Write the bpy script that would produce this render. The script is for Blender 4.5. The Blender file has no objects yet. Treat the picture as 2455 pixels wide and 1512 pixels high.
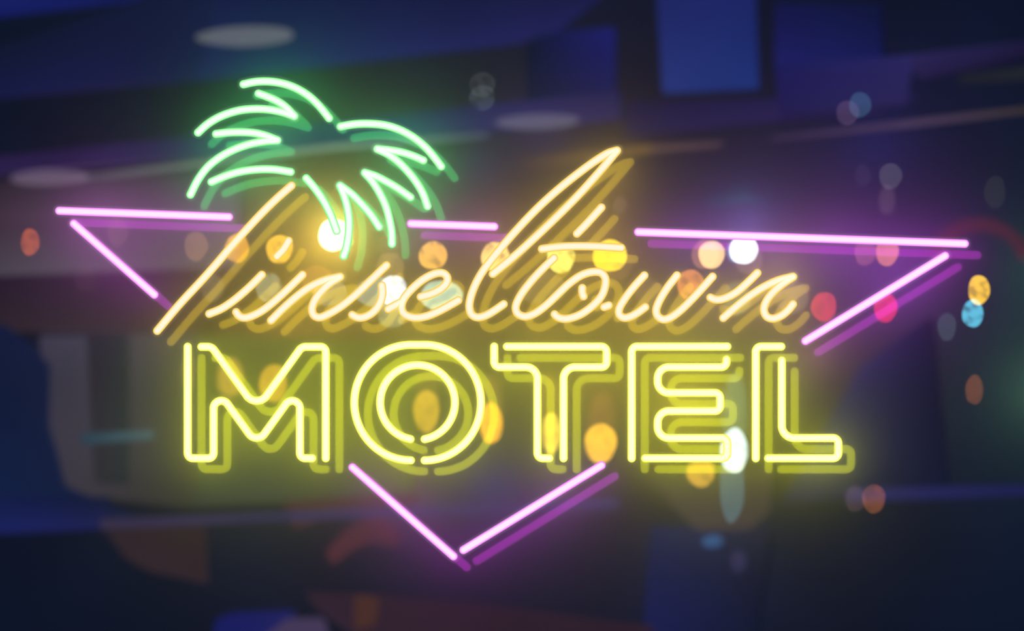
import bpy, math, random
from mathutils import Vector, Matrix
random.seed(7)
W, H = 2455.0, 1512.0
sc = bpy.context.scene
COL = sc.collection

# ------------------------------------------------------------------ frame / camera
D, ZC, STAND = 82.0, 17.0, 0.08          # viewing distance, sign height, stand-off of the tubes from the glass
TARGET = Vector((0, -STAND, ZC))
CAM = TARGET + Vector((0.206 * D, -D, -0.181 * D))
DIST = (TARGET - CAM).length
LENS = 36.0 * DIST / 2.455               # one millimetre on the sign per pixel
cam_d = bpy.data.cameras.new('camera')
cam = bpy.data.objects.new('camera', cam_d)
COL.objects.link(cam)
ROT = (TARGET - CAM).to_track_quat('-Z', 'Y').to_matrix()
cam.matrix_world = Matrix.Translation(CAM) @ ROT.to_4x4()
cam_d.sensor_width = 36.0
cam_d.sensor_fit = 'HORIZONTAL'
cam_d.lens = LENS
cam_d.clip_start, cam_d.clip_end = 0.5, 400
cam_d.dof.use_dof = True
cam_d.dof.focus_distance = DIST
cam_d.dof.aperture_fstop = (LENS / 1000.0) / 0.15
sc.camera = cam


def at(px, py, y=-STAND):
    """The world point on the plane y = const that stands at a pixel of the photograph."""
    d = ROT @ Vector(((px - W / 2) / W * 36.0, (H / 2 - py) / W * 36.0, -LENS))
    return CAM + d * ((y - CAM.y) / d.y)


def px_size(y):
    return (at(1228, 756, y) - CAM).length / DIST * 0.001


def lin(c, k=1.0):
    out = []
    for v in c[:3]:
        v = v / 255.0
        out.append((v / 12.92 if v <= 0.04045 else ((v + 0.055) / 1.055) ** 2.4) * k)
    return tuple(out)


# ------------------------------------------------------------------ pane constants
PANE_GLOSS, PANE_DIFF = 0.07, 0.20
T = (1 - PANE_GLOSS) * (1 - PANE_DIFF)


# ------------------------------------------------------------------ materials
def new_mat(name):
    m = bpy.data.materials.new(name)
    m.use_nodes = True
    nt = m.node_tree
    nt.nodes.clear()
    out = nt.nodes.new('ShaderNodeOutputMaterial')
    return m, nt, out


def neon_mat(name, edge, core, rear, front_k=0.95):
    """Gas tube: pale core, saturated rim, strongly coloured side that faces the glass pane."""
    m, nt, out = new_mat(name)
    N, L = nt.nodes, nt.links
    lw = N.new('ShaderNodeLayerWeight'); lw.inputs['Blend'].default_value = 0.5
    ramp = N.new('ShaderNodeValToRGB')
    e = ramp.color_ramp.elements
    e[0].position = 0.09; e[0].color = (*lin(core), 1)
    e[1].position = 0.66; e[1].color = (*lin(edge), 1)
    mid = ramp.color_ramp.elements.new(0.31)
    a, b = lin(core), lin(edge)
    mid.color = (*[a[i] * .38 + b[i] * .62 for i in range(3)], 1)
    L.new(lw.outputs['Facing'], ramp.inputs[0])
    geo = N.new('ShaderNodeNewGeometry')
    sep = N.new('ShaderNodeSeparateXYZ')
    L.new(geo.outputs['Normal'], sep.inputs[0])
    mr = N.new('ShaderNodeMapRange'); mr.interpolation_type = 'SMOOTHSTEP'
    mr.inputs['From Min'].default_value = 0.20; mr.inputs['From Max'].default_value = 0.36
    L.new(sep.outputs['Y'], mr.inputs['Value'])
    mix = N.new('ShaderNodeMix'); mix.data_type = 'RGBA'
    L.new(mr.outputs[0], mix.inputs['Factor'])
    sca = N.new('ShaderNodeVectorMath'); sca.operation = 'SCALE'
    sca.inputs['Scale'].default_value = front_k
    L.new(ramp.outputs[0], sca.inputs[0])
    L.new(sca.outputs[0], mix.inputs[6])
    mix.inputs[7].default_value = (*rear, 1)
    em = N.new('ShaderNodeEmission')
    L.new(mix.outputs[2], em.inputs[0])
    L.new(em.outputs[0], out.inputs[0])
    return m


def halo_mat(name, col, k):
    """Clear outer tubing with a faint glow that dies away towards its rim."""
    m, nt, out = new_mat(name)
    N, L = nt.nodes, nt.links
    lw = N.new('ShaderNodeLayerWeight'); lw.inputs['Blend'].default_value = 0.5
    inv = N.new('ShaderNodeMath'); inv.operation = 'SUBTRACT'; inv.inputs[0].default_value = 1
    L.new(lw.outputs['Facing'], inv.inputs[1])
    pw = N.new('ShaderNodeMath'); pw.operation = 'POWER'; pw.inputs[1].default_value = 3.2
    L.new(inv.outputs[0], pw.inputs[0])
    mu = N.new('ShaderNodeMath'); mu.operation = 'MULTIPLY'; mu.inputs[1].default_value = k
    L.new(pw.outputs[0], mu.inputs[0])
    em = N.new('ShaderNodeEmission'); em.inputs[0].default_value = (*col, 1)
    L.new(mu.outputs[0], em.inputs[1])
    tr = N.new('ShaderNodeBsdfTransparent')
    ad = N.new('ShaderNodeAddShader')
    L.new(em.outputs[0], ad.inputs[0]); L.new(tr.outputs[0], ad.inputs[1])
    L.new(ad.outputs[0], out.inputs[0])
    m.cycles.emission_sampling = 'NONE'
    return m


NEON = {
    'yellow': (neon_mat('yellow_neon', (255, 255, 38), (255, 255, 218), (3.9, 4.1, 0.03)), halo_mat('yellow_halo', (1, 1, .32), .085)),
    'amber': (neon_mat('amber_neon', (255, 204, 40), (255, 248, 220), (3.4, 2.3, 0.02)), halo_mat('amber_halo', (1, .82, .36), .08)),
    'green': (neon_mat('green_neon', (108, 255, 114), (246, 255, 246), (0.25, 3.3, 0.75)), halo_mat('green_halo', (.6, 1, .68), .09)),
    'pink': (neon_mat('pink_neon', (255, 112, 255), (255, 234, 255), (2.7, 0.10, 3.1)), halo_mat('pink_halo', (.9, .75, .95), .08)),
}


def glass_mat():
    m, nt, out = new_mat('window_glass')
    N, L = nt.nodes, nt.links
    tr = N.new('ShaderNodeBsdfTransparent')
    df = N.new('ShaderNodeBsdfDiffuse'); df.inputs[0].default_value = (.95, .95, .95, 1)
    gl = N.new('ShaderNodeBsdfAnisotropic'); gl.inputs['Roughness'].default_value = 0.11
    gl.inputs['Color'].default_value = (1, 1, 1, 1)
    m1 = N.new('ShaderNodeMixShader'); m1.inputs[0].default_value = PANE_DIFF
    L.new(tr.outputs[0], m1.inputs[1]); L.new(df.outputs[0], m1.inputs[2])
    m2 = N.new('ShaderNodeMixShader'); m2.inputs[0].default_value = PANE_GLOSS
    L.new(m1.outputs[0], m2.inputs[1]); L.new(gl.outputs[0], m2.inputs[2])
    L.new(m2.outputs[0], out.inputs[0])
    return m


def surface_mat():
    """Night surfaces: lit colour painted in as emission from the 'tint' attribute plus a matt coat that takes lamp light."""
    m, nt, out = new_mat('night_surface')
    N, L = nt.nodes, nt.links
    at_ = N.new('ShaderNodeAttribute'); at_.attribute_name = 'lit_tint'
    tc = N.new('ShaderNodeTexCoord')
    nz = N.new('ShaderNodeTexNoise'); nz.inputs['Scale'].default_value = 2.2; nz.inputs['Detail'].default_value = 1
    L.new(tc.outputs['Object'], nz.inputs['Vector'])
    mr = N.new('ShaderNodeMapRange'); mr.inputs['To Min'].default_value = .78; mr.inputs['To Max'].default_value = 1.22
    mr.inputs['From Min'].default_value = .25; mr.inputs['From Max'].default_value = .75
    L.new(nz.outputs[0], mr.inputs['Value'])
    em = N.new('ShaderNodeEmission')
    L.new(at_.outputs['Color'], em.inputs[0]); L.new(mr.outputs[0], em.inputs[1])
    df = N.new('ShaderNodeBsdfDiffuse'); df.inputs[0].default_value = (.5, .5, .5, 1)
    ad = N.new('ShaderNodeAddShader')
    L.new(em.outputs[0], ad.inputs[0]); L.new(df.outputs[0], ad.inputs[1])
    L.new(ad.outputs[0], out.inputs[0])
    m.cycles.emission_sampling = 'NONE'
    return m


SURF = surface_mat()
_lamp_cache = {}


def lamp_mat(col, k, mottled):
    key = (tuple(col), k, mottled)
    if key in _lamp_cache:
        return _lamp_cache[key]
    m, nt, out = new_mat('lamp_glow')
    N, L = nt.nodes, nt.links
    em = N.new('ShaderNodeEmission'); em.inputs[0].default_value = (*lin(col), 1)
    em.inputs[1].default_value = k
    if mottled:
        tc = N.new('ShaderNodeTexCoord')
        oi = N.new('ShaderNodeObjectInfo')
        va = N.new('ShaderNodeVectorMath'); va.operation = 'ADD'
        fl = N.new('ShaderNodeVectorMath'); fl.operation = 'MULTIPLY'; fl.inputs[1].default_value = (1, .05, 1)
        L.new(tc.outputs['Object'], fl.inputs[0]); L.new(fl.outputs[0], va.inputs[0]); L.new(oi.outputs['Random'], va.inputs[1])
        nz = N.new('ShaderNodeTexNoise'); nz.inputs['Scale'].default_value = 42; nz.inputs['Detail'].default_value = 2
        L.new(va.outputs[0], nz.inputs['Vector'])
        mr = N.new('ShaderNodeMapRange'); mr.interpolation_type = 'SMOOTHSTEP'
        mr.inputs['From Min'].default_value = .36; mr.inputs['From Max'].default_value = .50
        mr.inputs['To Min'].default_value = k * (1 - mottled); mr.inputs['To Max'].default_value = k * (1 + .12 * mottled)
        L.new(nz.outputs[0], mr.inputs['Value']); L.new(mr.outputs[0], em.inputs[1])
    tr = N.new('ShaderNodeBsdfTransparent')
    ad = N.new('ShaderNodeAddShader')
    L.new(em.outputs[0], ad.inputs[0]); L.new(tr.outputs[0], ad.inputs[1])
    L.new(ad.outputs[0], out.inputs[0])
    m.cycles.emission_sampling = 'NONE'
    _lamp_cache[key] = m
    return m


# ------------------------------------------------------------------ object helpers
def mesh_obj(name, verts, faces, mat, parent=None, smooth=True, origin=None):
    o_ = origin if origin is not None else Vector((0, 0, 0))
    me = bpy.data.meshes.new(name)
    me.from_pydata([tuple(Vector(v) - o_) for v in verts], [], faces)
    me.materials.append(mat)
    if smooth:
        me.polygons.foreach_set('use_smooth', [True] * len(me.polygons))
    me.update()
    o = bpy.data.objects.new(name, me)
    COL.objects.link(o)
    if parent is not None:
        o.parent = parent
        o.location = o_ - parent.location if parent.type == 'EMPTY' else o_
    else:
        o.location = o_
    return o


def tag(o, label=None, cat=None, group=None, kind=None):
    if label: o['label'] = label
    if cat: o['category'] = cat
    if group: o['group'] = group
    if kind: o['kind'] = kind
    return o


def smooth_path(pts, n=10):
    """Centripetal-like Catmull-Rom through the traced points."""
    if len(pts) == 2:
        return [tuple(pts[0]), tuple(pts[1])]
    P = [Vector((p[0], p[1])) for p in pts]
    P = [P[0] * 2 - P[1]] + P + [P[-1] * 2 - P[-2]]
    out = []
    for i in range(1, len(P) - 2):
        p0, p1, p2, p3 = P[i - 1:i + 3]
        t0 = 0.0
        t1 = t0 + max((p1 - p0).length, 1e-6) ** .5
        t2 = t1 + max((p2 - p1).length, 1e-6) ** .5
        t3 = t2 + max((p3 - p2).length, 1e-6) ** .5
        for k in range(n):
            t = t1 + (t2 - t1) * k / n
            a1 = p0 * ((t1 - t) / (t1 - t0)) + p1 * ((t - t0) / (t1 - t0))
            a2 = p1 * ((t2 - t) / (t2 - t1)) + p2 * ((t - t1) / (t2 - t1))
            a3 = p2 * ((t3 - t) / (t3 - t2)) + p3 * ((t - t2) / (t3 - t2))
            b1 = a1 * ((t2 - t) / (t2 - t0)) + a2 * ((t - t0) / (t2 - t0))
            b2 = a2 * ((t3 - t) / (t3 - t1)) + a3 * ((t - t1) / (t3 - t1))
            out.append(tuple(b1 * ((t2 - t) / (t2 - t1)) + b2 * ((t - t1) / (t2 - t1))))
    out.append(tuple(P[-2]))
    return out


def soften(path, it=3):
    """Relax the traced line a little so that no traced point shows as a kink."""
    p = [Vector(q) for q in path]
    for _ in range(it):
        q = p[:]
        for i in range(1, len(p) - 1):
            q[i] = p[i] * .5 + (p[i - 1] + p[i + 1]) * .25
        p = q
    return [tuple(v) for v in p]


def fillet(pts):
    """Polyline with (x, y, corner radius) to a smooth bent-glass line."""
    out = [tuple(pts[0][:2])]
    for i in range(1, len(pts) - 1):
        a, b, c = Vector(pts[i - 1][:2]), Vector(pts[i][:2]), Vector(pts[i + 1][:2])
        r = pts[i][2]
        u, v = (a - b).normalized(), (c - b).normalized()
        ang = u.angle(v)
        t = r / math.tan(ang / 2)
        s, e = b + u * t, b + v * t
        ctr = b + (u + v).normalized() * (r / math.sin(ang / 2))
        a0 = math.atan2(s.y - ctr.y, s.x - ctr.x)
        a1 = math.atan2(e.y - ctr.y, e.x - ctr.x)
        da = (a1 - a0 + math.pi) % (2 * math.pi) - math.pi
        k = max(5, int(abs(da) * r / 2.0))
        for j in range(k + 1):
            q = a0 + da * j / k
            out.append((ctr.x + r * math.cos(q), ctr.y + r * math.sin(q)))
    out.append(tuple(pts[-1][:2]))
    return out


def sweep(path, R, verts, faces, seg=20):
    """A round-ended glass tube along a pixel path, standing off the pane."""
    P = []
    for p in path:
        w = at(*p)
        if not P or (w - P[-1]).length > 0.0008:
            P.append(w)
    n = len(P)
    tang = [(P[min(i + 1, n - 1)] - P[max(i - 1, 0)]).normalized() for i in range(n)]
    Y = Vector((0, 1, 0))
    rings = []
    for k in range(6):
        th = math.pi / 2 * (1 - k / 6)
        rings.append((P[0] - tang[0] * R * math.sin(th), tang[0], R * math.cos(th)))
    for i in range(n):
        rings.append((P[i], tang[i], R))
    for k in range(1, 7):
        th = math.pi / 2 * k / 6
        rings.append((P[-1] + tang[-1] * R * math.sin(th), tang[-1], R * math.cos(th)))
    base = len(verts)
    for c, t, r in rings:
        side = t.cross(Y).normalized()
        r = max(r, 1e-5)
        for j in range(seg):
            a = 2 * math.pi * j / seg
            verts.append(c + side * (r * math.cos(a)) + Y * (r * math.sin(a)))
    for i in range(len(rings) - 1):
        for j in range(seg):
            a, b = base + i * seg + j, base + i * seg + (j + 1) % seg
            faces.append((a, b, b + seg, a + seg))


def tube(name, paths, colour, parent, label=None):
    glow, halo = NEON[colour]
    v, f = [], []
    for p in paths: sweep(p, 0.0101, v, f)
    xs = sum(paths, [])
    mid = at(sum(p[0] for p in xs) / len(xs), sum(p[1] for p in xs) / len(xs))
    o = mesh_obj(name, v, f, glow, parent, origin=mid)
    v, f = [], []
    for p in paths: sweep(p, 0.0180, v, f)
    j = mesh_obj('halo_sleeve', v, f, halo, None, origin=mid)  # added emissive sleeve, the painted halo around the tube
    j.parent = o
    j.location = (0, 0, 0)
    return o


def thing(name, label, cat, px, py, y=-STAND, group=None):
    o = bpy.data.objects.new(name, None)
    o.location = at(px, py, y)
    o.empty_display_size = .05
    COL.objects.link(o)
    return tag(o, label, cat, group)


# ------------------------------------------------------------------ traced lines
def zr(x0, y0, s, pts): return [(x0 + p[0] / s, y0 + p[1] / s) for p in pts]
def zp(pts): return soften(smooth_path(zr(400, 150, 2.965, pts)))
def za(pts): return soften(smooth_path(zr(340, 330, 2.728, pts)))
def zb(pts): return soften(smooth_path(zr(1080, 330, 2.728, pts)))


# ---- palm tree
palm = thing('neon_palm_tree', 'green neon palm tree with drooping fronds above the script word', 'neon sign', 755, 620)
tube('frond', [zp([(545,154),(620,138),(700,133),(780,140),(860,159),(935,191),(1005,235),(1060,283),(1110,340),(1153,395)])], 'green', palm)
tube('frond', [zp([(652,220),(725,247),(795,280),(855,325),(905,380)]), zp([(905,380),(820,352),(720,333),(630,329),(530,337),(440,360),(360,393),(285,440),(222,497)])], 'green', palm)
tube('frond', [zp([(350,507),(430,497),(520,494),(620,500),(705,520),(785,552)]), zp([(785,552),(690,560),(590,579),(480,617),(380,670),(290,742),(220,835),(168,938)])], 'green', palm)
tube('frond', [zp([(317,848),(410,808),(520,775),(640,759),(760,759),(880,777)])], 'green', palm)
tube('frond', [zp([(1235,454),(1330,438),(1430,434),(1550,445),(1660,480),(1755,533),(1840,603),(1900,672),(1950,738)])], 'green', palm)
tube('frond', [zp([(1497,614),(1580,622),(1670,638),(1750,663),(1823,695)]), zp([(1497,614),(1570,650),(1640,700),(1710,770),(1770,845),(1820,930),(1853,1021)])], 'green', palm)
tube('frond', [zp([(1408,783),(1480,805),(1560,845),(1640,892),(1732,957)]), zp([(1408,783),(1465,850),(1520,940),(1560,1030),(1585,1130),(1598,1210),(1600,1288)])], 'green', palm)
tube('frond', [zp([(1232,875),(1310,930),(1380,1000),(1450,1080),(1509,1167)]), zp([(1232,875),(1265,960),(1287,1050),(1296,1140),(1290,1240),(1275,1320),(1257,1373)])], 'green', palm)
tube('trunk', [zp([(991,822),(1050,890),(1110,975),(1155,1060),(1180,1120),(1207,1195)])], 'green', palm)

# ---- script word
G_SCRIPT = 'amber script letters of the upper word'
def letter(ch, pos, label, px, py, strokes, colour='amber', group=G_SCRIPT):
    t = thing('neon_letter', label, 'neon letter', px, py, group=group)
    for s in strokes:
        tube('tube', s, colour, t)
    return t
letter('T', 0, 'long slanted amber neon stroke of the script T, running up to the palm tree', 377, 793,
       [[za([(979,313),(880,400),(785,493),(685,600),(590,705),(490,822),(390,935),(250,1085),(101,1262)])]])
letter('i', 1, 'amber neon script letter i with a short slanted dot beside the T stroke', 560, 750,
       [[za([(960,674),(928,728),(884,775)])], [za([(785,896),(700,980),(600,1065),(520,1118),(441,1151)])]])
letter('n', 2, 'amber neon script n after the dotted i, hooked first stroke and wavy joined second', 650, 770,
       [[za([(617,1140),(636,1165),(668,1177),(720,1165),(800,1122),(900,1040),(980,965),(1051,896)])],
        [za([(845,1195),(920,1120),(1010,1040),(1100,975),(1200,930),(1297,909)]),
         za([(1297,909),(1230,952),(1165,1015),(1125,1075),(1113,1125),(1125,1160),(1160,1175),(1215,1155),(1300,1105),(1400,1025),(1500,930),(1600,834)])]])
letter('s', 3, 'small amber neon script s, a hooked curve before the looped e', 890, 750,
       [[za([(1570,966),(1573,1010),(1565,1060),(1540,1110),(1500,1150),(1450,1174),(1410,1175),(1376,1158)])]])
letter('e', 4, 'looped amber neon script letter e with a short link tube', 1010, 740,
       [[za([(1824,1040),(1900,1018),(1960,985),(1992,950),(1998,915),(1975,888),(1930,885),(1850,920),(1770,985),(1715,1050),(1698,1100),(1710,1145),(1745,1168),(1800,1177),(1870,1164),(1960,1125),(2070,1063)])],
        [za([(1612,1120),(1650,1099),(1690,1078)])]])
letter('l', 5, 'tall amber neon script l, a long narrow loop rising above the word', 1150, 740,
       [[zb([(277,890),(400,790),(550,655),(700,512),(830,382),(950,250),(1040,145),(1089,84)]),
         zb([(1089,84),(1040,97),(960,143),(850,222),(720,325),(580,450),(440,595),(310,745),(200,890),(140,1015),(123,1105),(138,1155),(175,1174),(230,1162),(290,1128),(348,1088)])]])
letter('t', 6, 'amber neon script t with long crossbar and short tick, curling into o', 1340, 740,
       [[zb([(987,456),(940,508),(885,568),(827,627)])],
        [zb([(598,727),(700,714),(800,709),(900,709),(1010,713),(1117,720)])],
        [zb([(677,787),(595,865),(510,960),(450,1045),(426,1110),(440,1150),(485,1169),(545,1152),(620,1100),(700,1025),(780,950),(860,897),(930,877),(985,883),(1013,920),(1010,975),(990,1030),(940,1090),(860,1150),(790,1178),(740,1184),(700,1172),(681,1154)])]])
letter('o', 7, 'two tiny amber neon pieces finishing the script o, inside and beside its curl', 1430, 720,
       [[zb([(862,982),(862,1010),(870,1037)])], [zb([(1005,1107),(1035,1096)])]])
letter('w', 8, 'amber neon script w made of two open curving strokes', 1530, 750,
       [[zb([(1268,900),(1200,975),(1135,1060),(1103,1120),(1104,1155),(1133,1177),(1175,1170),(1225,1143),(1274,1107)])],
        [zb([(1481,900),(1415,985),(1362,1075),(1345,1130),(1357,1168),(1393,1188),(1440,1175),(1505,1128),(1580,1055),(1650,980),(1714,908)])]])
letter('n', 9, 'last amber neon script n, ending in an upturned curl near the pink slanting tube', 1800, 750,
       [[zb([(1700,1045),(1725,1056),(1760,1058),(1810,1043),(1870,1010),(1940,950),(2007,884)])],
        [zb([(1784,1178),(1850,1120),(1950,1040),(2050,975),(2150,930),(2240,909)]),
         zb([(2240,909),(2180,950),(2105,1015),(2060,1080),(2050,1130),(2070,1170),(2110,1182),(2160,1165),(2205,1130),(2240,1088)])]])

# ---- block word
G_BLOCK = 'yellow double-line capitals of the lower word'
def arc(cx, cy, rx, ry, a0, a1, n=56):
    return [(cx + rx * math.cos(math.radians(a0 + (a1 - a0) * i / n)), cy + ry * math.sin(math.radians(a0 + (a1 - a0) * i / n))) for i in range(n + 1)]
letter('M', 0, 'yellow double-line neon capital M', 615, 1100, [
    [fillet([(450,831),(450,1098,13),(512,1098,13),(512,921.6,18.5),(615.5,1065,22.6),(719,921.6,18.5),(719,1098,13),(748.5,1098)])],
    [fillet([(483,831),(507.5,831,20),(615.5,981,29),(723.5,831,20),(781,831,13),(781,1098)])]], 'yellow', G_BLOCK)
letter('O', 1, 'round yellow neon capital O made of two open rings', 1001, 1103, [
    [arc(985, 964.7, 135.6, 138.4, 90, 270) + arc(1018, 964.7, 135.0, 138.4, -90, 90)],
    [arc(1001, 964.3, 89.6, 89.6, 101, 439, 90)]], 'yellow', G_BLOCK)
letter('T', 2, 'yellow double-line neon capital T between the round O and the E', 1320, 1100, [
    [fillet([(1184.8,830.5),(1184.8,879.6,13),(1288.5,879.6,28),(1288.5,1098,13),(1316.9,1098)])],
    [fillet([(1215.4,830.5),(1454.3,830.5,13),(1454.3,879.6,13),(1351,879.6,28),(1351,1098)])]], 'yellow', G_BLOCK)
letter('E', 3, 'yellow neon capital E with inner tube snaking through three arms', 1630, 1100, [
    [fillet([(1514.4,1098),(1514.4,830.5,13),(1743.7,830.5)])],
    [fillet([(1741.5,861.6),(1741.5,879.6,13),(1576.8,879.6,27),(1576.8,941.2,27),(1726.5,941.2,13),(1726.5,984.9,13),(1576.8,984.9,27),(1576.8,1049.6,27),(1743.5,1049.6,13),(1743.5,1098,13),(1547,1098)])]], 'yellow', G_BLOCK)
letter('L', 4, 'yellow double-line neon capital L at the end of the lower word', 1900, 1100, [
    [fillet([(1811.9,1098),(1811.9,830.5,13),(1873,830.5)])],
    [fillet([(1874.3,863.9),(1874.3,1049.6,30),(2009.8,1049.6,13),(2009.8,1098,13),(1841.8,1098)])]], 'yellow', G_BLOCK)

# ---- pink triangle
G_TRI = 'straight pink tubes of the triangular border'
for a, b, lab in (
        ((142,505),(549,520),'pink neon tube, near level, left of the slanted T stroke'),
        ((177,536),(370,706),'short pink neon tube slanting down toward the foot of the T stroke'),
        ((985,536),(1185,543),'shortest level pink neon tube, between the palm and the tall script l'),
        ((1530,556),(2313,584),'longest pink neon tube, running from above the w out to the far corner'),
        ((2266,613),(1931,817),'pink neon tube slanting down from the far corner toward the capital L'),
        ((845,1120),(1087,1333),'pink neon tube slanting down from below the M to the bottom point'),
        ((1111,1318),(1442,1115),'pink neon tube rising from the bottom point to below the capital T')):
    t = thing('neon_bar', lab, 'neon tube', (a[0]+b[0])/2, (a[1]+b[1])/2, group=G_TRI)
    n = 24
    tube('tube', [[(a[0]+(b[0]-a[0])*i/n, a[1]+(b[1]-a[1])*i/n) for i in range(n+1)]], 'pink', t)

# ------------------------------------------------------------------ glass pane
def slab(pts_front, y, depth, name, mat, cols=None, parent=None):
    """A solid board: the given pixel outline at depth y, with real thickness."""
    n = len(pts_front)
    f = [at(p[0], p[1], y) for p in pts_front]
    c = sum(f, Vector()) / n
    v = f + [p + Vector((0, depth, 0)) for p in f]
    faces = [tuple(range(n)), tuple(range(2 * n - 1, n - 1, -1))]
    faces += [(i, (i + 1) % n, n + (i + 1) % n, n + i) for i in range(n)]
    return mesh_obj(name, v, faces, mat, parent, smooth=False, origin=c)

a, b = at(-250, 1800, 0), at(2750, -250, 0)
vs = [(a.x, 0, a.z), (b.x, 0, a.z), (b.x, 0, b.z), (a.x, 0, b.z)]
pane = mesh_obj('window_1', vs, [(0, 1, 2, 3)], glass_mat(), smooth=False, origin=(a + b) / 2)
tag(pane, 'large clear glass pane the neon tubes are mounted on', 'window', kind='structure')

# ------------------------------------------------------------------ night street behind the glass
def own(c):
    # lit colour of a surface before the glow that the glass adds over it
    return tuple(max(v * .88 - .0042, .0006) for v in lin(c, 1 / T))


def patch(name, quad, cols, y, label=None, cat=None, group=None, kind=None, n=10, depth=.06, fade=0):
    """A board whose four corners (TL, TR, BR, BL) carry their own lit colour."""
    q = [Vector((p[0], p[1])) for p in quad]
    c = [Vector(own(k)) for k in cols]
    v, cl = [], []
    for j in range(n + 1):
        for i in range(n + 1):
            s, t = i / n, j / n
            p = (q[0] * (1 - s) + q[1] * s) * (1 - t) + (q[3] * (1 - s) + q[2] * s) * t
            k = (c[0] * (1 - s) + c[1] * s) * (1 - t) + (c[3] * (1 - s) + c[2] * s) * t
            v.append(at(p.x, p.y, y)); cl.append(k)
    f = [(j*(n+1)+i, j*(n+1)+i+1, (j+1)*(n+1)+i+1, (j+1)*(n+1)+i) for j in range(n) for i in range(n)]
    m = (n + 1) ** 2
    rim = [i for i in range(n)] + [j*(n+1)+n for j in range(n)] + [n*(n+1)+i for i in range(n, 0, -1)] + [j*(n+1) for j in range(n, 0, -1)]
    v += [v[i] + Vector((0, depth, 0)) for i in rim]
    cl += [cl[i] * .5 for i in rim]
    k = len(rim)
    f += [(rim[i], rim[(i+1) % k], m + (i+1) % k, m + i) for i in range(k)]
    f.append(tuple(m + i for i in range(k)))
    org = sum((v[i] for i in range(m)), Vector()) / m
    o = mesh_obj(name, v, f, SURF, smooth=False, origin=org)
    at_ = o.data.color_attributes.new('lit_tint', 'FLOAT_COLOR', 'POINT')
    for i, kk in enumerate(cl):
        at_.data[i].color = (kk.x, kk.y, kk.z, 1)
    return tag(o, label, cat, group, kind)

def poly(name, pts, colr, y, label=None, cat=None, group=None, kind=None, depth=.06):
    o = slab(pts, y, depth, name, SURF)
    at_ = o.data.color_attributes.new('lit_tint', 'FLOAT_COLOR', 'POINT')
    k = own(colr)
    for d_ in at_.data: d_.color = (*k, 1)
    return tag(o, label, cat, group, kind)

Y0 = 26.0
KL = 1.0
def pool(px, py, h, colr, k=1.0, y=Y0):
    """An added unseen point light h pixels in front of a surface, lighting a soft round patch of it."""
    hs = h * px_size(y)
    d = bpy.data.lights.new('unseen_fill_light', 'POINT')
    o = bpy.data.objects.new('unseen_fill_light', d)
    COL.objects.link(o)
    p = at(px, py, y); o.location = (p.x, p.y - hs, p.z)
    L_ = lin(colr, k / T)
    m = max(L_)
    d.color = tuple(v / m for v in L_)
    d.energy = KL * m * hs * hs * 4 * math.pi * math.pi / .5 
    d.shadow_soft_size = 0
    d.use_shadow = False
    return o

# back wall
patch('wall_back', [(-500,-500),(2950,-500),(2950,2000),(-500,2000)], [(16,24,43)]*4, Y0, 'dark navy back wall', 'wall', kind='structure')

Yb = 22.0
# ceiling beams and lit boards
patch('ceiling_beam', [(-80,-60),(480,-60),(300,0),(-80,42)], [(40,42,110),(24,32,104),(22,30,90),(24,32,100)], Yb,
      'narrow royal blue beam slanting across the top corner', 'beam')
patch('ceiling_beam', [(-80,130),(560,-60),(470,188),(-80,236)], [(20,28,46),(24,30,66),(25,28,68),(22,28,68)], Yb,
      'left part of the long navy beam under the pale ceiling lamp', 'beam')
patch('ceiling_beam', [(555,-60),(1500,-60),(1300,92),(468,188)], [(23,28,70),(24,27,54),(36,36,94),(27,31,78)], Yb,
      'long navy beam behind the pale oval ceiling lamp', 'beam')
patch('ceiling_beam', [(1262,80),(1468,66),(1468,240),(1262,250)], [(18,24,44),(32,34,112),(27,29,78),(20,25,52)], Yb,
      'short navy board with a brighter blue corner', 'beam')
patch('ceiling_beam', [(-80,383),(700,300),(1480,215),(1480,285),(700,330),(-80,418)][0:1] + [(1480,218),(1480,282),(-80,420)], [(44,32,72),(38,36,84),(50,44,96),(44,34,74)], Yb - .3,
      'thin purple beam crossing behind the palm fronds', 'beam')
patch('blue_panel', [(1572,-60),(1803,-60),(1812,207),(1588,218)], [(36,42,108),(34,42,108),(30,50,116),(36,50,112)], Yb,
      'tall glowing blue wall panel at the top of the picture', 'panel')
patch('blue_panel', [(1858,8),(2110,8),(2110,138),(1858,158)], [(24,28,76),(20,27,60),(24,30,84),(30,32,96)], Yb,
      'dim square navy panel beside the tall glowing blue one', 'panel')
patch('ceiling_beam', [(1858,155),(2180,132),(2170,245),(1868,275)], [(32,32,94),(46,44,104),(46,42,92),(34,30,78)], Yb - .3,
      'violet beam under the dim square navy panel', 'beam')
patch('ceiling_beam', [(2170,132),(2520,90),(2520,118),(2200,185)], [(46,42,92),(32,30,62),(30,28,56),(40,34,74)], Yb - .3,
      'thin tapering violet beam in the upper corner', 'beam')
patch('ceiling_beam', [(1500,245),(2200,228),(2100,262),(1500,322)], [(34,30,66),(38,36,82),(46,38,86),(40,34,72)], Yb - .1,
      'dusky violet ledge under the tall blue panel', 'beam')
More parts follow.
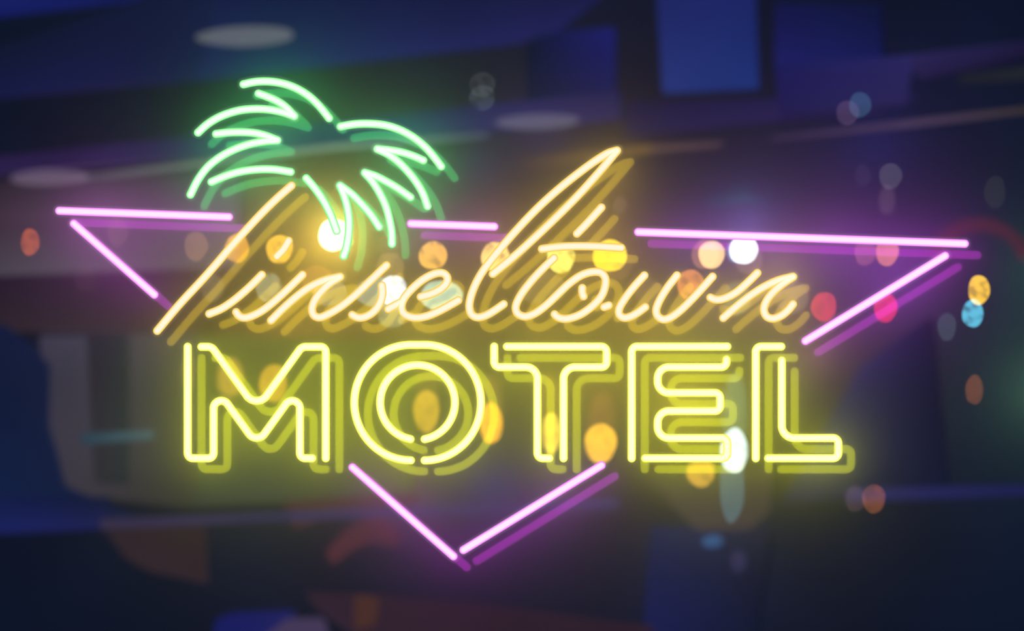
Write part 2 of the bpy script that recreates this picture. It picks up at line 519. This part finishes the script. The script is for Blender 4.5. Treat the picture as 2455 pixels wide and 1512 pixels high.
# light strips
def strip(a, b, w0, w1, c0, c1, label, y=Yb - 1.5):
    return patch('light_strip', [(a[0],a[1]-w0/2),(b[0],b[1]-w1/2),(b[0],b[1]+w1/2),(a[0],a[1]+w0/2)], [c0, c1, c1, c0], y, label, 'light strip', 'thin light strips', n=4, depth=.01)
strip((190,428),(800,352),14,14,(84,78,92),(116,132,116),'pale grey strip crossing behind the lower palm fronds')
strip((800,352),(1170,324),14,12,(116,132,116),(74,76,104),'pale strip behind the upper right palm fronds')
strip((1250,392),(1560,356),30,20,(62,50,66),(112,88,64),'dull brown strip behind the top of the script l')
strip((1560,357),(1730,345),14,12,(96,74,74),(80,62,76),'short brown strip right of the top of the script l')
strip((1850,332),(2160,298),9,16,(60,48,80),(80,64,96),'mauve strip under the pair of faint round lamps')
strip((2160,298),(2520,256),16,13,(80,64,96),(64,58,46),'olive brown strip running out at the upper edge')
strip((2300,190),(2520,168),24,34,(34,36,48),(38,44,48),'very dim strip in the upper corner under the violet beam')
strip((195,1052),(368,1040),24,20,(40,66,84),(72,98,106),'short teal strip on the grey wall left of the M')

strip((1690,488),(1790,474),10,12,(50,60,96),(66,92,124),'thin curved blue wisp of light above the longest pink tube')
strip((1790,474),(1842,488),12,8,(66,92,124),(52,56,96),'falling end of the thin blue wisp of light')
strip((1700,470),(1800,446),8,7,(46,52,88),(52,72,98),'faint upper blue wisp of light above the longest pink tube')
# middle: lit mauve wall band
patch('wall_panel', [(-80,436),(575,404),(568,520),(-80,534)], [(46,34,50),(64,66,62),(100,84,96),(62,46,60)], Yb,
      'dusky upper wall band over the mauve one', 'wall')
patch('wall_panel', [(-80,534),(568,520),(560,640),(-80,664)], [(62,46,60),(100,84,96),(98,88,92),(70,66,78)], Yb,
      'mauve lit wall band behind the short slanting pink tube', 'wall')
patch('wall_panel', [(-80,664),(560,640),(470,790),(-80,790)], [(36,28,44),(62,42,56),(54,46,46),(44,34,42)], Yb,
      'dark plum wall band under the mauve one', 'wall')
# lower left shop front
poly('wall_panel', [(-80,770),(10,778),(70,820),(112,870),(108,1010),(128,1075),(150,1160),(330,1240),(-80,1270)], (20,31,62), Yb - .6,
     'dark blue rounded mass at the lower left edge', 'wall')
patch('wall_panel', [(95,805),(480,800),(470,1210),(120,1180)], [(64,62,80),(62,66,66),(48,50,50),(58,52,62)], Yb,
      'grey shop wall left of the M', 'wall')
patch('door_post', [(208,800),(300,800),(300,1150),(225,1150)], [(42,38,52),(38,46,54),(40,46,52),(46,44,48)], Yb - .2,
      'dark upright post on the grey shop wall', 'post')
patch('wall_panel', [(470,800),(1000,820),(980,1185),(470,1205)], [(70,82,52),(74,80,50),(66,74,52),(46,56,56)], Yb,
      'dim green wall board behind the M', 'wall')
patch('light_strip', [(-80,1190),(260,1190),(250,1262),(-80,1276)], [(24,34,80),(18,28,58),(32,36,88),(30,38,98)], Yb - .7,
      'broad navy kerb light at the lower left edge', 'light strip', 'thin light strips', n=6)
strip((240,1256),(700,1236),24,20,(58,50,76),(46,44,86),'thin violet kerb light below the M', Yb - .8)
strip((700,1236),(1480,1206),20,22,(50,46,90),(54,52,96),'violet kerb light crossing the bottom pink tubes', Yb - .8)
strip((2030,1186),(2520,1172),30,26,(42,42,94),(34,38,84),'navy kerb light at the right edge', Yb - .7)
poly('brown_board', [(250,1270),(300,1335),(350,1362),(490,1392),(484,1240),(250,1240)], (50,38,44), Yb,
     'dull brown board under the violet kerb light', 'board')
poly('red_awning', [(780,1320),(830,1268),(880,1240),(925,1240),(955,1275),(940,1305),(880,1290),(830,1315),(790,1345)], (76,42,52), Yb - .5,
     'curved dull red awning left of the bottom pink tubes', 'awning')
poly('red_awning', [(680,1200),(1000,1178),(960,1230),(800,1225),(700,1260)], (66,42,52), Yb - .3,
     'dark red awning edge under the gap between M and O', 'awning')
poly('low_wall', [(730,1418),(900,1425),(1180,1450),(1560,1500),(1560,1560),(900,1560),(760,1460)], (46,32,46), Yb,
     'dull maroon low wall at the bottom edge', 'wall')
poly('low_wall', [(850,1425),(900,1430),(890,1490),(850,1500)], (72,46,40), Yb - .2,
     'small rust brown block on the maroon low wall', 'wall')
poly('blue_panel', [(520,1482),(560,1468),(700,1462),(650,1560),(500,1560)], (24,30,96), Yb,
     'bright navy panel at the bottom edge', 'panel')
poly('low_wall', [(640,1520),(690,1482),(770,1480),(790,1560),(640,1560)], (70,60,92), Yb - .1,
     'pale violet block at the bottom edge beside the navy panel', 'wall')
# right and lower right
patch('wall_panel', [(2060,880),(2230,760),(2270,1170),(1880,1200)], [(34,36,90),(20,26,56),(20,26,50),(30,30,66)], Yb + .3,
      'navy wall right of the capital L', 'wall')
poly('brown_board', [(1545,1140),(1840,1120),(1835,1220),(1790,1262),(1660,1262),(1600,1200)], (66,56,62), Yb + .2,
     'grey brown board under the capital E', 'board')
patch('blue_panel', [(1560,1262),(1850,1262),(1800,1560),(1540,1560)], [(22,32,78),(18,25,52),(20,26,50),(22,28,76)], Yb + .4,
      'dim navy panel at the bottom under the capital E', 'panel')
# arch over the right-hand lamps
def ring(cx, cy, rx, ry, w, a0, a1, colr, y, label):
    n = 30
    o1 = arc(cx, cy, rx, ry, a0, a1, n); i1 = arc(cx, cy, rx - w, ry - w, a0, a1, n)
    v = [at(*p, y) for p in o1] + [at(*p, y) for p in i1]
    m = len(o1)
    v += [p + Vector((0, .05, 0)) for p in v]
    f = []
    for i in range(n):
        f += [(i, i+1, m+i+1, m+i), (2*m+i, 3*m+i, 3*m+i+1, 2*m+i+1), (i, 2*m+i, 2*m+i+1, i+1), (m+i, m+i+1, 3*m+i+1, 3*m+i)]
    o = mesh_obj('arch', v, f, SURF, smooth=False, origin=sum(v, Vector()) / len(v))
    at_ = o.data.color_attributes.new('lit_tint', 'FLOAT_COLOR', 'POINT')
    k = own(colr)
    for d_ in at_.data: d_.color = (*k, 1)
    return tag(o, label, 'arch')
ring(2345, 640, 125, 118, 26, 200, 345, (78,44,58), Yb - .5, 'thin dull red arch around the end of the longest pink tube')

# ------------------------------------------------------------------ lamps
def globe(px, py, rx, ry, colr, label, name='globe_lamp', cat='lamp', group='round street lamps out of focus', k=1.0, mott=.5, y=5.0, n=24):
    s = px_size(y)
    v, f = [], []
    # slightly uneven outline, as the photograph shows
    ph = random.random() * 6.28
    for j in range(n // 2 + 1):
        th = math.pi * j / (n // 2)
        for i in range(n):
            a = 2 * math.pi * i / n
            w = 1 + .025 * math.sin(3 * a + ph) + .015 * math.sin(5 * a + 2 * ph)
            rr = max(math.sin(th), 1e-4) * w
            v.append((rx * s * rr * math.cos(a), .5 * rx * s * math.cos(th), ry * s * rr * math.sin(a)))
    for j in range(n // 2):
        for i in range(n):
            a, b = j * n + i, j * n + (i + 1) % n
            f.append((a, b, b + n, a + n))
    o = mesh_obj(name, v, f, lamp_mat(colr, k * .5 / T, mott))
    o.location = at(px, py, y)
    return tag(o, label, cat, group)

for a in (
    (72,580,23,33,(160,70,24),'dull orange lamp alone near the left edge',.9,.35),
    (470,590,29,36,(110,80,46),'faint tan lamp left of the T stroke, beside the orange ones',.8,.1),
    (568,595,30,36,(228,160,40),'orange lamp crossed by the slanted T stroke',.75,.4),
    (670,597,33,35,(242,184,50),'golden lamp behind the dot of the i',.9,.35),
    (1038,612,35,34,(240,180,66),'golden lamp above the script e',.9,.5),
    (1187,615,35,35,(255,214,116),'pale gold lamp crossed by the script l',.9,.55),
    (1345,618,34,37,(250,240,110),'pale yellow lamp under the crossbar of the t',.85,.5),
    (1462,613,42,39,(255,222,30),'bright yellow lamp at the end of the crossbar of the t',.95,.3),
    (1706,610,32,34,(254,208,128),'peach lamp under the longest pink tube',.95,.35),
    (1690,610,33,36,(150,100,66),'faint brown lamp half behind the peach one',.7,.1),
    (1655,682,33,37,(218,130,52),'orange lamp above the strokes of the script w',.8,.45),
    (2127,604,28,34,(200,116,62),'salmon lamp under the end of the longest pink tube',.85,.1),
    (2074,604,26,34,(124,70,72),'faint mauve lamp beside the salmon one',.7,.1),
    (1975,735,31,36,(190,46,50),'red lamp right of the last script n',.95,.25),
    (2123,737,29,36,(205,26,58),'crimson lamp crossed by the slanting pink tube',.95,.1),
    (2347,695,26,36,(254,200,40),'yellow lamp above the cyan one near the right edge',1,.5),
    (2332,751,26,34,(90,190,220),'cyan lamp near the right edge',.9,.6),
    (2270,783,23,34,(52,66,72),'very faint grey lamp beside the cyan one',.7,.1),
    (2336,934,22,36,(106,58,30),'dim brown lamp alone at the right, lower down',.85,.2),
    (2050,1195,25,32,(66,46,50),'dimmer of the two brown lamps below the capital L',.7,.2),
    (2095,1195,28,35,(112,60,30),'brighter brown lamp of the pair below the capital L',.9,.35),
    (1156,203,32,31,(50,54,52),'faint grey lamp above its twin, right of the palm',.6,.6),
    (1156,235,32,31,(56,64,70),'faint grey lamp right of the palm, lower of two',.6,.6),
    (2062,251,27,31,(40,70,92),'faint teal lamp of the overlapping pair at the upper right',.8,.1),
    (2032,270,28,30,(64,48,66),'faint mauve lamp of the overlapping pair at the upper right',.8,.1),
    (2135,422,28,32,(60,58,66),'faint grey lamp on a short post above the longest pink tube',.9,.1),
    (2068,420,20,26,(32,24,44),'barely visible lamp beside the one on a short post',.7,.1),
    (935,590,29,36,(84,66,34),'faint olive lamp below the palm fronds',.7,.1),
    (935,640,34,36,(120,96,56),'faint tan lamp behind the start of the script s',.7,.1),
    (940,750,35,38,(116,128,96),'faint mottled grey lamp under the bright white one',.8,.5),
    (1900,712,40,40,(96,84,62),'faint beige lamp behind the last script n',.7,.4),
    (1768,715,32,42,(94,104,64),'faint green grey lamp right of the script w',.7,.4),
    (1795,620,34,38,(100,76,66),'faint brown lamp behind the bright white one at the right',.7,.1),
    (1485,640,30,30,(86,64,44),'faint tan lamp under the bright yellow one',.5,.1),
    (1555,700,34,34,(84,64,52),'faint mauve lamp between o and w',.6,.2),
    (510,690,28,34,(90,84,62),'faint grey lamp between T stroke and i',.6,.1),
    (645,690,32,36,(124,134,110),'pale grey lamp behind the i stroke',.7,.5),
    (760,670,40,34,(150,96,44),'dim orange lamp above the n',.5,.2),
    (790,700,42,34,(110,120,104),'dim grey lamp over the second stroke of the n',.6,.3),
    (1300,690,60,40,(110,96,62),'dim sandy lamp between l and t',.5,.3),
    (205,668,27,32,(40,26,28),'barely visible brown lamp under the short pink tube',.6,.1),
    (282,555,25,36,(70,50,46),'barely visible lamp under the level pink tube',.6,.1),
    (2385,460,26,40,(36,38,30),'barely visible olive lamp near the right edge',.6,.1),
    (1487,492,18,22,(76,60,52),'small faint lamp right of the tall script l',.6,.1)):
    globe(a[0], a[1], a[2], a[3], a[4], a[5], k=a[6], mott=a[7])
globe(801, 563, 39, 39, (255,250,190), 'brilliant warm white lamp behind the palm trunk', k=2.6, mott=0, group='brilliant lamps')
globe(1783, 598, 35, 36, (240,250,255), 'brilliant white lamp touching the longest pink tube', k=1.25, mott=.25, group='brilliant lamps')
globe(1776, 600, 36, 34, (90,120,150), 'pale blue rim lamp just behind the brilliant white one', k=.7, mott=0)
globe(942, 696, 34, 37, (225,240,250), 'bright white mottled lamp behind the script s', k=1.0, mott=.35, group='brilliant lamps')
globe(900, 700, 48, 36, (120,150,150), 'dim pale lamp left of the bright white one', k=.6, mott=.1)
globe(1058, 708, 52, 36, (156,196,176), 'pale cyan oval lamp behind the script e', k=.9, mott=.15)
G_DROP = 'tall glowing ovals painted as lamp reflections'  # emissive globes stand in for the reflections; no surface mirrors the lamps
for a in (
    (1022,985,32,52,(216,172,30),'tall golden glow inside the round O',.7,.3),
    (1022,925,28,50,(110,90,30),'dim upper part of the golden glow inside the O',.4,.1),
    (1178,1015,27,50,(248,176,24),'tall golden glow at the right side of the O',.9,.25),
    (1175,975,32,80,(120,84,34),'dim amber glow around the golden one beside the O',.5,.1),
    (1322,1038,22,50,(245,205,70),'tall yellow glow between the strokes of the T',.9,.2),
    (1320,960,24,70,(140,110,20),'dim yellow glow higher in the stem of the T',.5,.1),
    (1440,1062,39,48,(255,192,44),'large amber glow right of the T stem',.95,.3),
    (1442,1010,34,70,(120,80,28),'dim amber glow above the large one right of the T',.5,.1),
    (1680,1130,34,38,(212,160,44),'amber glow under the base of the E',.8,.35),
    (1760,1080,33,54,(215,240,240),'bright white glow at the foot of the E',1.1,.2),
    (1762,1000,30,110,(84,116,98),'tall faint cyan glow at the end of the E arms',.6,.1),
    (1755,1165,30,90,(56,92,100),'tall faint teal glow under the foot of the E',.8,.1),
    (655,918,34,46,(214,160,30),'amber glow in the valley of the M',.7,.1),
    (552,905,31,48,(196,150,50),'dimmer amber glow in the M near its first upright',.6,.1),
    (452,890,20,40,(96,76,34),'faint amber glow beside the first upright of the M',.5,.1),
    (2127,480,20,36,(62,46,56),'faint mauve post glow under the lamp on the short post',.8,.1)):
    globe(a[0], a[1], a[2], a[3], a[4], a[5], name='painted_reflection', cat='light reflection', group=G_DROP, k=a[6], mott=a[7], y=9.0 + 6.0 * (a[6] < .65))
G_CEIL = 'oval ceiling lamps'
for a in (
    (590,87,120,22,(88,90,82),'large pale oval ceiling lamp above the palm',.95),
    (1290,292,102,17,(84,82,80),'pale oval ceiling lamp left of the top of the script l',.8),
    (118,425,96,17,(104,88,108),'mauve oval ceiling lamp near the left edge',.7)):
    globe(a[0], a[1], a[2], a[3], a[4], a[5], name='ceiling_lamp', cat='ceiling lamp', group=G_CEIL, k=a[6], mott=0, y=20.0, n=40)
globe(1708, 1297, 26, 16, (40,80,120), 'small dim blue lamp below the capital E', k=.8, mott=.1, y=17)
globe(1770, 1345, 20, 26, (48,42,72), 'very faint violet lamp below the capital E', k=.6, mott=.1, y=17)

# ------------------------------------------------------------------ light
for q in (
    (800,560,75,(255,205,70),1.1), (790,600,100,(100,72,26),.9), (640,480,90,(70,66,40),.8),
    (1000,570,90,(88,56,66),.8), (1170,570,95,(90,58,52),.9), (1440,590,105,(100,70,46),.95),
    (1660,570,90,(50,32,84),.8), (1790,545,80,(70,66,124),.9), (1870,650,80,(104,78,74),.9),
    (2010,600,110,(80,40,100),.9), (2150,660,110,(80,44,110),.9), (1950,850,80,(86,58,52),.9),
    (1640,960,100,(112,92,14),1.0), (1440,950,90,(84,54,20),.9), (1000,780,120,(76,66,24),.9),
    (700,800,110,(84,62,26),.9), (690,1010,110,(56,66,24),.8), (1300,830,110,(76,62,20),.9),
    (1720,720,90,(70,52,44),.9), (1560,800,90,(80,60,20),.9), (1000,1190,80,(66,46,60),.7),
    (1180,1170,90,(34,30,84),.8), (1340,1180,80,(62,40,76),.7), (1300,300,90,(36,30,76),.6), (1150,400,80,(16,20,62),.6),
    (1480,440,80,(70,54,30),.7), (2100,340,110,(14,22,80),.6), (1700,1400,110,(10,16,66),.7),
    (2500,640,130,(30,62,46),.7), (2500,930,120,(52,82,60),.9)):
    pool(q[0], q[1], q[2], q[3], q[4], Y0)
pool(240, 530, 110, (70,44,70), .8, Yb)

world = bpy.data.worlds.new('world')
sc.world = world
world.use_nodes = True
bg = world.node_tree.nodes['Background']
bg.inputs[0].default_value = (.010, .013, .030, 1)
bg.inputs[1].default_value = .1

sc.view_settings.view_transform = 'Standard'
sc.view_settings.look = 'None'
sc.view_settings.exposure = 0
sc.view_settings.gamma = 1
cy = sc.cycles
cy.max_bounces = 3
cy.use_adaptive_sampling = True
cy.adaptive_threshold = 0.02
cy.diffuse_bounces = 1
cy.glossy_bounces = 1
cy.transparent_max_bounces = 64
cy.use_denoising = True
cy.sample_clamp_indirect = 8
cy.caustics_reflective = False
cy.use_light_tree = False
